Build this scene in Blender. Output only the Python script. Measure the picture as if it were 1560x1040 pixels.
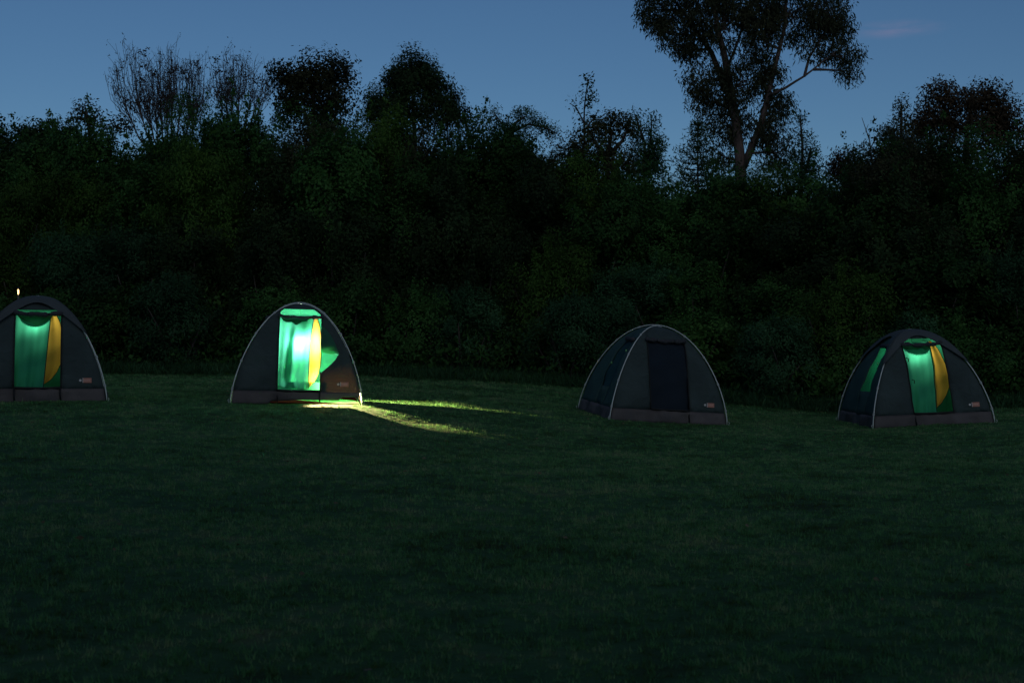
import bpy, math, random
import numpy as np
from mathutils import Vector, Matrix

sc = bpy.context.scene
C = sc.collection
for o in list(bpy.data.objects):
    bpy.data.objects.remove(o)

# ------------------------------------------------------------------ camera
EYE = 1.6
FPX = 2167.0                      # focal length in photo pixels (50 mm on 36 mm)
HORIZON = 490.0                   # photo row of eye level
cam_d = bpy.data.cameras.new('camera')
cam_d.lens = 50.0
cam_d.sensor_width = 36.0
cam_d.clip_start = 0.1
cam_d.clip_end = 3000.0
cam_d.dof.use_dof = True
cam_d.dof.focus_distance = 28.0
cam_d.dof.aperture_fstop = 5.0
cam = bpy.data.objects.new('camera', cam_d)
cam.location = (0, 0, EYE)
cam.rotation_euler = (math.radians(90) - math.atan((520 - HORIZON) / FPX), 0, 0)
C.objects.link(cam)
sc.camera = cam

# ------------------------------------------------------------------ sky and sun
SUN_EL, SUN_ROT = 10.0, 168.0
w = bpy.data.worlds.new('World')
sc.world = w
w.use_nodes = True
nt = w.node_tree
bg = nt.nodes['Background']
sky = nt.nodes.new('ShaderNodeTexSky')
sky.sky_type = 'NISHITA'
sky.sun_disc = False
sky.sun_elevation = math.radians(SUN_EL)
sky.sun_rotation = math.radians(SUN_ROT)
sky.air_density = 0.8
sky.dust_density = 0.0
sky.ozone_density = 4.0
# one thin wisp of cloud still holding the last pink light
tc = nt.nodes.new('ShaderNodeTexCoord')
wd = Vector(((1362 - 780) / FPX, 1.0, (HORIZON - 46) / FPX)).normalized()
mp = nt.nodes.new('ShaderNodeVectorMath'); mp.operation = 'SUBTRACT'
mp.inputs[1].default_value = wd
nt.links.new(tc.outputs['Generated'], mp.inputs[0])
mr = nt.nodes.new('ShaderNodeMapping'); mr.vector_type = 'POINT'
mr.inputs['Rotation'].default_value = (0, math.radians(9), 0)
mr.inputs['Scale'].default_value = (26, 1, 130)
nt.links.new(mp.outputs[0], mr.inputs[0])
nz = nt.nodes.new('ShaderNodeTexNoise'); nz.inputs['Scale'].default_value = 1.3; nz.inputs['Detail'].default_value = 5
nt.links.new(mr.outputs[0], nz.inputs['Vector'])
ln = nt.nodes.new('ShaderNodeVectorMath'); ln.operation = 'LENGTH'
nt.links.new(mr.outputs[0], ln.inputs[0])
m1 = nt.nodes.new('ShaderNodeMapRange'); m1.interpolation_type = 'SMOOTHSTEP'
m1.inputs['From Min'].default_value = 1.0; m1.inputs['From Max'].default_value = 0.1
nt.links.new(ln.outputs['Value'], m1.inputs['Value'])
m2 = nt.nodes.new('ShaderNodeMapRange')
m2.inputs['From Min'].default_value = 0.35; m2.inputs['From Max'].default_value = 0.65
m2.inputs['To Max'].default_value = 0.4
nt.links.new(nz.outputs['Fac'], m2.inputs['Value'])
mm = nt.nodes.new('ShaderNodeMath'); mm.operation = 'MULTIPLY'
nt.links.new(m1.outputs[0], mm.inputs[0]); nt.links.new(m2.outputs[0], mm.inputs[1])
mx = nt.nodes.new('ShaderNodeMix'); mx.data_type = 'RGBA'
nt.links.new(mm.outputs[0], mx.inputs['Factor'])
nt.links.new(sky.outputs[0], mx.inputs['A'])
mx.inputs['B'].default_value = (3.9, 3.7, 6.0, 1)
nt.links.new(mx.outputs['Result'], bg.inputs['Color'])
bg.inputs['Strength'].default_value = 0.053

sun_d = bpy.data.lights.new('sun', 'SUN')
sun_d.energy = 0.28
sun_d.angle = math.radians(60)
sun_d.color = (1.0, 0.93, 0.78)
sun = bpy.data.objects.new('sun', sun_d)
C.objects.link(sun)
a = math.radians(SUN_ROT)
sdir = Vector((math.sin(a) * math.cos(math.radians(SUN_EL + 30)), math.cos(a) * math.cos(math.radians(SUN_EL + 30)), math.sin(math.radians(SUN_EL + 30))))
sun.rotation_euler = sdir.to_track_quat('Z', 'Y').to_euler()

sc.view_settings.view_transform = 'Standard'
sc.view_settings.look = 'None'
sc.view_settings.gamma = 1.0
sc.view_settings.use_curve_mapping = False
sc.view_settings.exposure = 0.0

# ------------------------------------------------------------------ helpers
def pix(px, py, Y):
    """photo pixel and distance -> world point"""
    return np.array([(px - 780) / FPX * Y, Y, EYE - (py - HORIZON) / FPX * Y])

def make_mesh(name, verts, faces, smooth=False):
    verts = np.asarray(verts, dtype=np.float32)
    me = bpy.data.meshes.new(name)
    if isinstance(faces, np.ndarray):
        n, k = faces.shape
        me.vertices.add(len(verts))
        me.vertices.foreach_set('co', verts.ravel())
        me.loops.add(n * k)
        me.loops.foreach_set('vertex_index', faces.astype(np.int32).ravel())
        me.polygons.add(n)
        me.polygons.foreach_set('loop_start', np.arange(0, n * k, k, dtype=np.int32))
        me.polygons.foreach_set('loop_total', np.full(n, k, dtype=np.int32))
        me.update(calc_edges=True)
    else:
        me.from_pydata([tuple(v) for v in verts], [], faces)
        me.update()
    if smooth:
        me.polygons.foreach_set('use_smooth', np.ones(len(me.polygons), dtype=bool))
    return me

def obj(name, me, m, parent=None, loc=None):
    o = bpy.data.objects.new(name, me)
    if m is not None and len(me.materials) == 0:
        me.materials.append(m)
    C.objects.link(o)
    if parent is not None:
        o.parent = parent
    if loc is not None:
        o.location = loc
    return o

def tag(o, label=None, cat=None, group=None, kind=None):
    if label: o['label'] = label
    if cat: o['category'] = cat
    if group: o['group'] = group
    if kind: o['kind'] = kind
    return o

def empty(name, loc=(0, 0, 0), rot=(0, 0, 0)):
    o = bpy.data.objects.new(name, None)
    o.empty_display_size = 0.3
    o.location = loc
    o.rotation_euler = rot
    C.objects.link(o)
    return o

class MB:
    """collects pieces of one mesh"""
    def __init__(self):
        self.v, self.f = [], []
    def add(self, verts, faces):
        k = len(self.v)
        self.v += [tuple(map(float, p)) for p in verts]
        self.f += [tuple(i + k for i in f) for f in faces]
        return self
    def tube(self, pts, radii, n=6, cap=True):
        pts = [Vector(p) for p in pts]
        if not hasattr(radii, '__len__'):
            radii = [radii] * len(pts)
        vs, fs = [], []
        ref = Vector((0.31, 0.87, 0.41))
        for i, p in enumerate(pts):
            d = (pts[min(i + 1, len(pts) - 1)] - pts[max(i - 1, 0)])
            if d.length < 1e-9: d = Vector((0, 0, 1))
            d.normalize()
            s = d.cross(ref)
            if s.length < 0.05: s = d.cross(Vector((1, 0, 0)))
            s.normalize(); t = d.cross(s)
            for k in range(n):
                a = 2 * math.pi * k / n
                vs.append(p + (s * math.cos(a) + t * math.sin(a)) * radii[i])
        for i in range(len(pts) - 1):
            for k in range(n):
                fs.append((i * n + k, i * n + (k + 1) % n, (i + 1) * n + (k + 1) % n, (i + 1) * n + k))
        if cap:
            fs.append(tuple(range(n - 1, -1, -1)))
            fs.append(tuple((len(pts) - 1) * n + k for k in range(n)))
        return self.add(vs, fs)
    def box(self, c, s, rot=None):
        vs = []
        for x in (-1, 1):
            for y in (-1, 1):
                for z in (-1, 1):
                    p = Vector((x * s[0] / 2, y * s[1] / 2, z * s[2] / 2))
                    if rot is not None: p = rot @ p
                    vs.append(p + Vector(c))
        return self.add(vs, [(0, 1, 3, 2), (4, 6, 7, 5), (0, 4, 5, 1), (2, 3, 7, 6), (0, 2, 6, 4), (1, 5, 7, 3)])
    def grid(self, P):
        """P: rows x cols of points"""
        R, K = len(P), len(P[0])
        vs = [p for row in P for p in row]
        fs = [(i * K + j, i * K + j + 1, (i + 1) * K + j + 1, (i + 1) * K + j) for i in range(R - 1) for j in range(K - 1)]
        return self.add(vs, fs)
    def build(self, name, m, parent=None, smooth=True, solid=0.0):
        o = obj(name, make_mesh(name, self.v, self.f, smooth), m, parent)
        if solid:
            md = o.modifiers.new('thickness', 'SOLIDIFY'); md.thickness = solid; md.offset = 0
        return o

# ------------------------------------------------------------------ materials
def new_mat(name):
    m = bpy.data.materials.new(name); m.use_nodes = True
    t = m.node_tree
    for n in list(t.nodes): t.nodes.remove(n)
    out = t.nodes.new('ShaderNodeOutputMaterial')
    return m, t, out

def N(t, typ, **kw):
    n = t.nodes.new(typ)
    for k, v in kw.items(): setattr(n, k, v)
    return n

def ramp(t, fac, stops):
    r = N(t, 'ShaderNodeValToRGB')
    e = r.color_ramp.elements
    while len(e) < len(stops): e.new(0.5)
    for i, (p, c) in enumerate(stops):
        e[i].position = p; e[i].color = (c[0], c[1], c[2], 1)
    t.links.new(fac, r.inputs[0])
    return r.outputs[0]

def fabric(name, col, transl=None, tfac=0.0, rough=0.8, var=0.25, bump=0.15, scale=9.0):
    """woven cloth: colour mottling, fold relief, and some light passing through"""
    m, t, out = new_mat(name)
    tcn = N(t, 'ShaderNodeTexCoord')
    n1 = N(t, 'ShaderNodeTexNoise'); n1.inputs['Scale'].default_value = scale * .35; n1.inputs['Detail'].default_value = 6
    t.links.new(tcn.outputs['Object'], n1.inputs['Vector'])
    lo = [c * (1 - var) for c in col]; hi = [min(1, c * (1 + var)) for c in col]
    cr = ramp(t, n1.outputs['Fac'], [(0.3, lo), (0.7, hi)])
    n2 = N(t, 'ShaderNodeTexNoise'); n2.inputs['Scale'].default_value = scale; n2.inputs['Detail'].default_value = 4
    n2.inputs['Distortion'].default_value = 0.6
    t.links.new(tcn.outputs['Object'], n2.inputs['Vector'])
    bp = N(t, 'ShaderNodeBump'); bp.inputs['Strength'].default_value = bump; bp.inputs['Distance'].default_value = 0.05
    t.links.new(n2.outputs['Fac'], bp.inputs['Height'])
    p = N(t, 'ShaderNodeBsdfPrincipled'); p.inputs['Roughness'].default_value = rough
    p.inputs['Specular IOR Level'].default_value = 0.25
    t.links.new(cr, p.inputs['Base Color']); t.links.new(bp.outputs[0], p.inputs['Normal'])
    if tfac > 0:
        tr = N(t, 'ShaderNodeBsdfTranslucent'); tr.inputs['Color'].default_value = (*transl, 1)
        t.links.new(bp.outputs[0], tr.inputs['Normal'])
        mix = N(t, 'ShaderNodeMixShader'); mix.inputs[0].default_value = tfac
        t.links.new(p.outputs[0], mix.inputs[1]); t.links.new(tr.outputs[0], mix.inputs[2])
        t.links.new(mix.outputs[0], out.inputs['Surface'])
    else:
        t.links.new(p.outputs[0], out.inputs['Surface'])
    return m

def leafmat(name, a, b, c, transl=0.25, gloss=0.12):
    """leaves: colour differs leaf by leaf and from plant to plant"""
    m, t, out = new_mat(name)
    g = N(t, 'ShaderNodeNewGeometry')
    oi = N(t, 'ShaderNodeObjectInfo')
    tcn = N(t, 'ShaderNodeTexCoord')
    nz = N(t, 'ShaderNodeTexNoise'); nz.inputs['Scale'].default_value = 0.9; nz.inputs['Detail'].default_value = 3
    t.links.new(g.outputs['Position'], nz.inputs['Vector'])
    s = N(t, 'ShaderNodeMath', operation='MULTIPLY_ADD'); s.inputs[1].default_value = 0.3
    t.links.new(g.outputs['Random Per Island'], s.inputs[0])
    s2 = N(t, 'ShaderNodeMath', operation='MULTIPLY_ADD'); s2.inputs[1].default_value = 1.5; s2.inputs[2].default_value = -0.42
    t.links.new(nz.outputs['Fac'], s2.inputs[0]); t.links.new(s2.outputs[0], s.inputs[2])
    col = ramp(t, s.outputs[0], [(0.05, a), (0.55, b), (1.0, c)])
    hs = N(t, 'ShaderNodeHueSaturation')
    mr = N(t, 'ShaderNodeMapRange'); mr.inputs['To Min'].default_value = 0.65; mr.inputs['To Max'].default_value = 1.3
    t.links.new(oi.outputs['Random'], mr.inputs['Value']); t.links.new(mr.outputs[0], hs.inputs['Value'])
    t.links.new(col, hs.inputs['Color'])
    p = N(t, 'ShaderNodeBsdfPrincipled'); p.inputs['Roughness'].default_value = 0.55
    p.inputs['Specular IOR Level'].default_value = gloss
    t.links.new(hs.outputs[0], p.inputs['Base Color'])
    tr = N(t, 'ShaderNodeBsdfTranslucent'); t.links.new(hs.outputs[0], tr.inputs['Color'])
    mix = N(t, 'ShaderNodeMixShader'); mix.inputs[0].default_value = transl
    t.links.new(p.outputs[0], mix.inputs[1]); t.links.new(tr.outputs[0], mix.inputs[2])
    t.links.new(mix.outputs[0], out.inputs['Surface'])
    return m

def plain(name, col, rough=0.6, metal=0.0, emit=None, estr=0.0, spec=0.4, var=0.2, scale=12):
    m, t, out = new_mat(name)
    tcn = N(t, 'ShaderNodeTexCoord')
    n1 = N(t, 'ShaderNodeTexNoise'); n1.inputs['Scale'].default_value = scale; n1.inputs['Detail'].default_value = 4
    t.links.new(tcn.outputs['Object'], n1.inputs['Vector'])
    cr = ramp(t, n1.outputs['Fac'], [(0.3, [c * (1 - var) for c in col]), (0.7, [min(1, c * (1 + var)) for c in col])])
    p = N(t, 'ShaderNodeBsdfPrincipled')
    t.links.new(cr, p.inputs['Base Color'])
    p.inputs['Roughness'].default_value = rough; p.inputs['Metallic'].default_value = metal
    p.inputs['Specular IOR Level'].default_value = spec
    if emit:
        p.inputs['Emission Color'].default_value = (*emit, 1); p.inputs['Emission Strength'].default_value = estr
    t.links.new(p.outputs[0], out.inputs['Surface'])
    return m

def bark(name, a, b):
    m, t, out = new_mat(name)
    tcn = N(t, 'ShaderNodeTexCoord')
    mpn = N(t, 'ShaderNodeMapping'); mpn.inputs['Scale'].default_value = (6, 6, 1.2)
    t.links.new(tcn.outputs['Object'], mpn.inputs[0])
    n1 = N(t, 'ShaderNodeTexNoise'); n1.inputs['Scale'].default_value = 1.5; n1.inputs['Detail'].default_value = 6
    t.links.new(mpn.outputs[0], n1.inputs['Vector'])
    p = N(t, 'ShaderNodeBsdfPrincipled'); p.inputs['Roughness'].default_value = 0.9
    t.links.new(ramp(t, n1.outputs['Fac'], [(0.35, a), (0.65, b)]), p.inputs['Base Color'])
    bp = N(t, 'ShaderNodeBump'); bp.inputs['Strength'].default_value = 0.6
    t.links.new(n1.outputs['Fac'], bp.inputs['Height']); t.links.new(bp.outputs[0], p.inputs['Normal'])
    t.links.new(p.outputs[0], out.inputs['Surface'])
    return m

def grassmat(name, blade):
    m, t, out = new_mat(name)
    g = N(t, 'ShaderNodeNewGeometry')
    def noise(scale, det=4, dist=0.0, sc3=None):
        n = N(t, 'ShaderNodeTexNoise'); n.inputs['Scale'].default_value = scale; n.inputs['Detail'].default_value = det
        n.inputs['Distortion'].default_value = dist
        if sc3:
            mpn = N(t, 'ShaderNodeMapping'); mpn.inputs['Scale'].default_value = sc3
            t.links.new(g.outputs['Position'], mpn.inputs[0]); t.links.new(mpn.outputs[0], n.inputs['Vector'])
        else:
            t.links.new(g.outputs['Position'], n.inputs['Vector'])
        return n.outputs['Fac']
    big = noise(0.55, 5, 0.7)
    mid = noise(2.3, 5, 0.4)
    a1 = N(t, 'ShaderNodeMath', operation='ADD'); t.links.new(big, a1.inputs[0]); t.links.new(mid, a1.inputs[1])
    a2 = N(t, 'ShaderNodeMath', operation='MULTIPLY_ADD'); a2.inputs[1].default_value = 1.0; a2.inputs[2].default_value = -0.5
    t.links.new(a1.outputs[0], a2.inputs[0])
    k = 1.08 if blade else 0.38
    fac = a2.outputs[0]
    if blade:
        a3 = N(t, 'ShaderNodeMath', operation='MULTIPLY_ADD'); a3.inputs[1].default_value = 0.5
        tn = N(t, 'ShaderNodeAttribute'); tn.attribute_name = 'tint'
        t.links.new(tn.outputs['Fac'], a3.inputs[0])
        a4 = N(t, 'ShaderNodeMath', operation='SUBTRACT'); a4.inputs[1].default_value = 0.25
        t.links.new(fac, a3.inputs[2]); t.links.new(a3.outputs[0], a4.inputs[0]); fac = a4.outputs[0]
    col = ramp(t, fac, [(0.15, (0.07 * k, 0.12 * k, 0.04 * k)), (0.42, (0.10 * k, 0.27 * k, 0.095 * k)),
                        (0.6, (0.14 * k, 0.34 * k, 0.125 * k)), (0.8, (0.27 * k, 0.36 * k, 0.17 * k))])
    p = N(t, 'ShaderNodeBsdfPrincipled'); p.inputs['Roughness'].default_value = 0.8
    p.inputs['Specular IOR Level'].default_value = 0.08
    t.links.new(col, p.inputs['Base Color'])
    if blade:
        tr = N(t, 'ShaderNodeBsdfTranslucent'); t.links.new(col, tr.inputs['Color'])
        mix = N(t, 'ShaderNodeMixShader'); mix.inputs[0].default_value = 0.3
        t.links.new(p.outputs[0], mix.inputs[1]); t.links.new(tr.outputs[0], mix.inputs[2])
        t.links.new(mix.outputs[0], out.inputs['Surface'])
    else:
        bp = N(t, 'ShaderNodeBump'); bp.inputs['Strength'].default_value = 0.7; bp.inputs['Distance'].default_value = 0.04
        t.links.new(noise(22, 5), bp.inputs['Height']); t.links.new(bp.outputs[0], p.inputs['Normal'])
        t.links.new(p.outputs[0], out.inputs['Surface'])
    return m

M = dict(
    canvas=fabric('tent_canvas', (0.047, 0.070, 0.070), (0.55, 0.36, 0.2), 0.03, var=0.22, bump=1.0, scale=5),
    side=fabric('tent_canvas_side', (0.040, 0.088, 0.082), (0.25, 0.5, 0.3), 0.08, var=0.12),
    cap=fabric('fly_cap_cloth', (0.070, 0.086, 0.09), None, 0, var=0.1, bump=0.1),
    skirt=fabric('mud_skirt_pvc', (0.092, 0.082, 0.082), None, 0, rough=0.55, var=0.25, bump=0.35, scale=6),
    lining=fabric('green_lining', (0.05, 0.44, 0.24), (0.05, 0.45, 0.25), 0.12, var=0.12, bump=0.2, scale=5),
    curtain=fabric('green_inner_door', (0.05, 0.46, 0.26), (0.075, 0.52, 0.31), 0.55, var=0.1, bump=0.1, scale=4),
    half_disc=fabric('dark_green_cloth', (0.03, 0.16, 0.085), (0.06, 0.22, 0.07), 0.12, var=0.15, bump=0.2),
    yellow=fabric('yellow_flap', (0.76, 0.38, 0.05), (0.95, 0.52, 0.08), 0.6, var=0.08, bump=0.25, scale=4),
    flapgreen=fabric('flap_lining', (0.06, 0.22, 0.14), (0.1, 0.5, 0.3), 0.5, var=0.1),
    black=plain('black_binding', (0.012, 0.013, 0.014), 0.7),
    roll=fabric('rolled_canvas', (0.05, 0.052, 0.06), None, 0, var=0.2, bump=0.5, scale=14),
    mesh=fabric('dark_mesh', (0.012, 0.022, 0.035), (0.02, 0.04, 0.05), 0.1, var=0.1),
    winmesh=fabric('window_mesh', (0.02, 0.075, 0.06), (0.05, 0.8, 0.38), 0.28, var=0.1, bump=0.05),
    winmesh_dark=fabric('window_mesh_dark', (0.014, 0.062, 0.07), (0.05, 0.1, 0.1), 0.1, var=0.1, bump=0.05),
    pole=plain('steel_pole', (0.72, 0.76, 0.72), 0.5, 0.0, var=0.1),
    clip=plain('pale_clip', (0.55, 0.58, 0.55), 0.5),
    toggle=plain('green_toggle', (0.3, 0.75, 0.3), 0.4),
    floor=plain('groundsheet_pvc', (0.02, 0.004, 0.003), 0.9, spec=0.0),
    redsheet=fabric('red_groundsheet', (0.35, 0.05, 0.03), (0.7, 0.12, 0.05), 0.5, var=0.2),
    patch=plain('patch_cloth', (0.55, 0.25, 0.19), 0.7, var=0.06),
    patch_w=plain('patch_pale', (0.62, 0.6, 0.58), 0.7, var=0.05),
    patch_t=plain('patch_thread', (0.72, 0.46, 0.38), 0.7, var=0.05),
    lantern=plain('lantern_plastic', (0.08, 0.09, 0.09), 0.5),
    glass=plain('lantern_glass', (0.8, 0.8, 0.75), 0.3, emit=(0.9, 1.0, 0.9), estr=3.0),
    warm=plain('warm_bulb', (0.9, 0.8, 0.5), 0.3, emit=(1.0, 0.6, 0.2), estr=5.0),
    bark_g=bark('eucalypt_bark', (0.07, 0.048, 0.04), (0.15, 0.10, 0.085)),
    bark_d=bark('dark_bark', (0.035, 0.028, 0.022), (0.08, 0.06, 0.05)),
    bark_p=bark('grey_twig_bark', (0.07, 0.055, 0.05), (0.14, 0.11, 0.10)),
    euc=leafmat('eucalypt_leaves', (0.026, 0.034, 0.018), (0.046, 0.054, 0.028), (0.078, 0.076, 0.036)),
    brown=leafmat('rusty_leaves', (0.03, 0.024, 0.014), (0.06, 0.04, 0.022), (0.10, 0.06, 0.03)),
    dark=leafmat('dark_leaves', (0.018, 0.036, 0.014), (0.032, 0.065, 0.02), (0.055, 0.09, 0.028)),
    green=leafmat('green_leaves', (0.022, 0.06, 0.016), (0.042, 0.115, 0.026), (0.075, 0.17, 0.035)),
    lime=leafmat('yellow_green_leaves', (0.028, 0.06, 0.012), (0.056, 0.125, 0.02), (0.105, 0.19, 0.03)),
    blue=leafmat('blue_green_leaves', (0.02, 0.06, 0.026), (0.04, 0.11, 0.045), (0.07, 0.16, 0.065)),
    olive=leafmat('olive_leaves', (0.03, 0.04, 0.02), (0.055, 0.06, 0.025), (0.08, 0.085, 0.04)),
    twigs=leafmat('dry_twig_leaves', (0.03, 0.022, 0.018), (0.05, 0.04, 0.03), (0.07, 0.06, 0.04)),
    lawn=grassmat('lawn_soil', False),
    blade=grassmat('lawn_blades', True),
    dryleaf=leafmat('dry_leaf', (0.12, 0.09, 0.05), (0.25, 0.2, 0.13), (0.4, 0.36, 0.28)),
)

# ------------------------------------------------------------------ terrain
CTRL = np.array([
    (-25, 0, .1), (0, 0, 0), (25, 0, 0), (-12, 10, .05), (0, 8, 0), (12, 10, -.05), (-5, 15, .0), (0, 15, -.14), (6, 15, -.2), (12, 18, -.3),
    (-10.5, 24.8, .2), (-8.4, 24.8, .18), (-7.2, 24.8, .17), (-8.4, 27.5, .17), (-4, 22.5, -.03), (-6, 22, .06),
    (-5.2, 26.4, .09), (-2.8, 26.4, .03), (-4, 28.8, .08), (-2.6, 28.8, .03), (-1.5, 24.8, -.175), (0, 22.7, -.315), (1.3, 21, -.37), (0, 26, -.21), (0, 29, -.14),
    (1.94, 28, -.325), (4.3, 28.5, -.478), (1.42, 30.4, -.25), (3.8, 31, -.40), (3, 22, -.42), (7, 22, -.45),
    (7.13, 28, -.493), (9.53, 28.13, -.386), (7, 30.4, -.504), (9.4, 30.5, -.43), (13, 26, -.35),
    (-10.2, 38, .127), (-17, 38, .2), (-4, 38, .07), (1.54, 37, -.176), (5.4, 34.5, -.5), (7.5, 33, -.593), (11.4, 33, -.47), (17, 33, -.4),
    (-20, 50, .8), (0, 50, .6), (20, 48, .3), (-30, 25, .3), (30, 25, -.2)], dtype=float)
_c = 1.2
def _phi(d): return np.sqrt(d * d + _c * _c)
_A = _phi(np.linalg.norm(CTRL[:, None, :2] - CTRL[None, :, :2], axis=2))
_n = len(CTRL)
_S = np.zeros((_n + 1, _n + 1)); _S[:_n, :_n] = _A - np.eye(_n) * 0.05; _S[:_n, _n] = 1; _S[_n, :_n] = 1
_W = np.linalg.solve(_S, np.append(CTRL[:, 2], 0))
def ground(x, y):
    x = np.atleast_1d(np.asarray(x, float)); y = np.atleast_1d(np.asarray(y, float))
    shp = x.shape
    q = np.stack([x.ravel(), y.ravel()], 1)
    out = np.empty(len(q))
    for i in range(0, len(q), 20000):
        d = np.linalg.norm(q[i:i + 20000, None, :] - CTRL[None, :, :2], axis=2)
        out[i:i + 20000] = _phi(d) @ _W[:_n] + _W[_n]
    r = np.hypot(q[:, 0], q[:, 1] - 25)
    f = np.clip((r - 35) / 40, 0, 1); f = f * f * (3 - 2 * f)
    out = out * (1 - f)
    out += 0.012 * np.sin(q[:, 0] * 1.7 + 1.3 * np.sin(q[:, 1] * .9)) * np.sin(q[:, 1] * 1.3 + q[:, 0] * .4)
    return out.reshape(shp)
def gz(x, y): return float(ground(x, y)[0])

def coords(lo, hi, step, far):
    mid = np.arange(lo, hi + 1e-6, step)
    ext = step * np.cumsum(1.35 ** np.arange(1, 24))
    ext = ext[ext < far]
    return np.concatenate([lo - ext[::-1], mid, hi + ext])
gx = coords(-24, 24, 0.4, 900); gy = coords(-4, 50, 0.4, 900)
X, Y = np.meshgrid(gx, gy)
Z = ground(X, Y)
nv = len(gx)
idx = np.arange(X.size).reshape(X.shape)
F = np.stack([idx[:-1, :-1], idx[:-1, 1:], idx[1:, 1:], idx[1:, :-1]], -1).reshape(-1, 4)
o = obj('ground', make_mesh('ground', np.stack([X, Y, Z], -1).reshape(-1, 3), F, True), M['lawn'])
tag(o, 'dark green mown lawn sloping gently to the right', None, None, 'structure')

# ------------------------------------------------------------------ tents
TW, TH = 2.4, 1.87          # base width and height in metres
A = TW / 2
def phi_h(h): return math.asin(min(1.0, h ** (1 / 1.38)))
def uu(h): return math.cos(phi_h(h))

# tent places: front-left and front-right ground corners from the photograph
def tent_frame(fl, theta):
    th = math.radians(theta)
    ex = np.array([math.cos(th), math.sin(th)]); ey = np.array([-math.sin(th), math.cos(th)])
    c = np.array(fl) + A * ex + A * ey
    pts = [c + sx * A * ex + sy * A * ey for sx in (-1, 1) for sy in (-1, 1)]
    zs = [gz(*p) for p in pts]                      # FL BL FR BR
    sx = ((zs[2] + zs[3]) - (zs[0] + zs[1])) / 2 / TW
    sy = ((zs[1] + zs[3]) - (zs[0] + zs[2])) / 2 / TW
    z0 = sum(zs) / 4
    vx = Vector((ex[0], ex[1], sx)).normalized(); vy = Vector((ey[0], ey[1], sy))
    vz = vx.cross(vy).normalized(); vy = vz.cross(vx)
    R = Matrix((vx, vy, vz)).transposed()
    return Vector((c[0], c[1], z0)), R.to_euler(), pts

TENTS = {
    'left': dict(fl=((48 - 105 - 780) / FPX * 24.9, 24.9), th=17),
    'bright': dict(fl=((352 - 780) / FPX * 26.4, 26.4), th=8),
    'dark': dict(fl=(1.938, 28.0), th=12),
    'right': dict(fl=(7.13, 28.0), th=3),
}
# footprint of each tent (grass is kept out)
FOOT = []
for k, d in TENTS.items():
    d['loc'], d['rot'], d['pts'] = tent_frame(d['fl'], d['th'])
    FOOT.append((d['loc'], math.radians(d['th'])))

def wr(x, z, seed):
    """small cloth unevenness in metres"""
    return (0.02 * math.sin(7.3 * x + 5.1 * z + seed) + 0.013 * math.sin(13.7 * z - 5.2 * x + 2 * seed)
            + 0.005 * math.sin(19 * x * (0.6 + z * .3) + seed * 3.3))

def surf(side, s, h, off=0.0, seed=0.0, sag=0.035):
    """point on one of four walls. s: metres along the wall, h: 0..1 height"""
    u = uu(h); a = A * u
    f = 0 if a < 1e-6 else max(-1, min(1, s / a))
    edge = 1 - f * f
    d = a - sag * edge * math.sin(math.pi * min(1, h * 1.05)) * 1.0 + wr(s, h * TH, seed) * edge + off
    if side == 'front': return Vector((s, -d, h * TH))
    if side == 'back': return Vector((-s, d, h * TH))
    if side == 'left': return Vector((-d, -s, h * TH))
    return Vector((d, s, h * TH))

def hs(h0, h1, n):
    p0, p1 = phi_h(h0), phi_h(h1)
    return [math.sin(p0 + (p1 - p0) * i / n) ** 1.38 for i in range(n + 1)]

def strip(mb, side, fl, fr, h0, h1, nr=14, nc=6, **kw):
    P = []
    for h in hs(h0, h1, nr):
        l, r = fl(h), fr(h)
        P.append([surf(side, l + (r - l) * j / nc, h, **kw) for j in range(nc + 1)])
    mb.grid(P)

def edge_l(h): return -A * uu(h)
def edge_r(h): return A * uu(h)

def opening_fns(x0, x1, k=0.9):
    return (lambda h: max(x0, -k * A * uu(h))), (lambda h: min(x1, k * A * uu(h)))

SK = 0.115                    # top of the skirt, share of height

def notch(h):
    for (a0, b0), (a1, b1) in zip(NOTCH, NOTCH[1:]):
        if a0 <= h <= a1: return b0 + (b1 - b0) * (h - a0) / (a1 - a0)
    return 0.0
NOTCH = [(0.295, 0.0), (0.32, 0.03), (0.36, 0.115), (0.40, 0.20), (0.44, 0.265), (0.475, 0.305), (0.50, 0.325), (0.52, 0.30), (0.53, 0.0)]

def wall(name, side, mat, parent, seed, opening=None, cut=False):
    mb = MB()
    if opening is None:
        strip(mb, side, edge_l, edge_r, SK, 0.9995, 22, 14, seed=seed)
    else:
        x0, x1, h0, h1 = opening
        ol, or0 = opening_fns(x0, x1)
        orr = (lambda h: or0(h) + notch(h)) if cut else or0
        strip(mb, side, edge_l, ol, SK, 0.9995, 22, 7, seed=seed)
        strip(mb, side, orr, edge_r, SK, 0.9995, 60 if cut else 22, 7, seed=seed)
        if h0 > SK + 0.005: strip(mb, side, ol, orr, SK, h0, 4, 6, seed=seed)
        strip(mb, side, ol, orr, h1, 0.9995, 7, 6, seed=seed)
    return mb.build(name, mat, parent, solid=0.002)

def tube_on(side, pts_sh, r, off=0.004, seed=0, n=5):
    return MB().tube([surf(side, s, h, off=off, seed=seed) for s, h in pts_sh], r, n)

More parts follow.
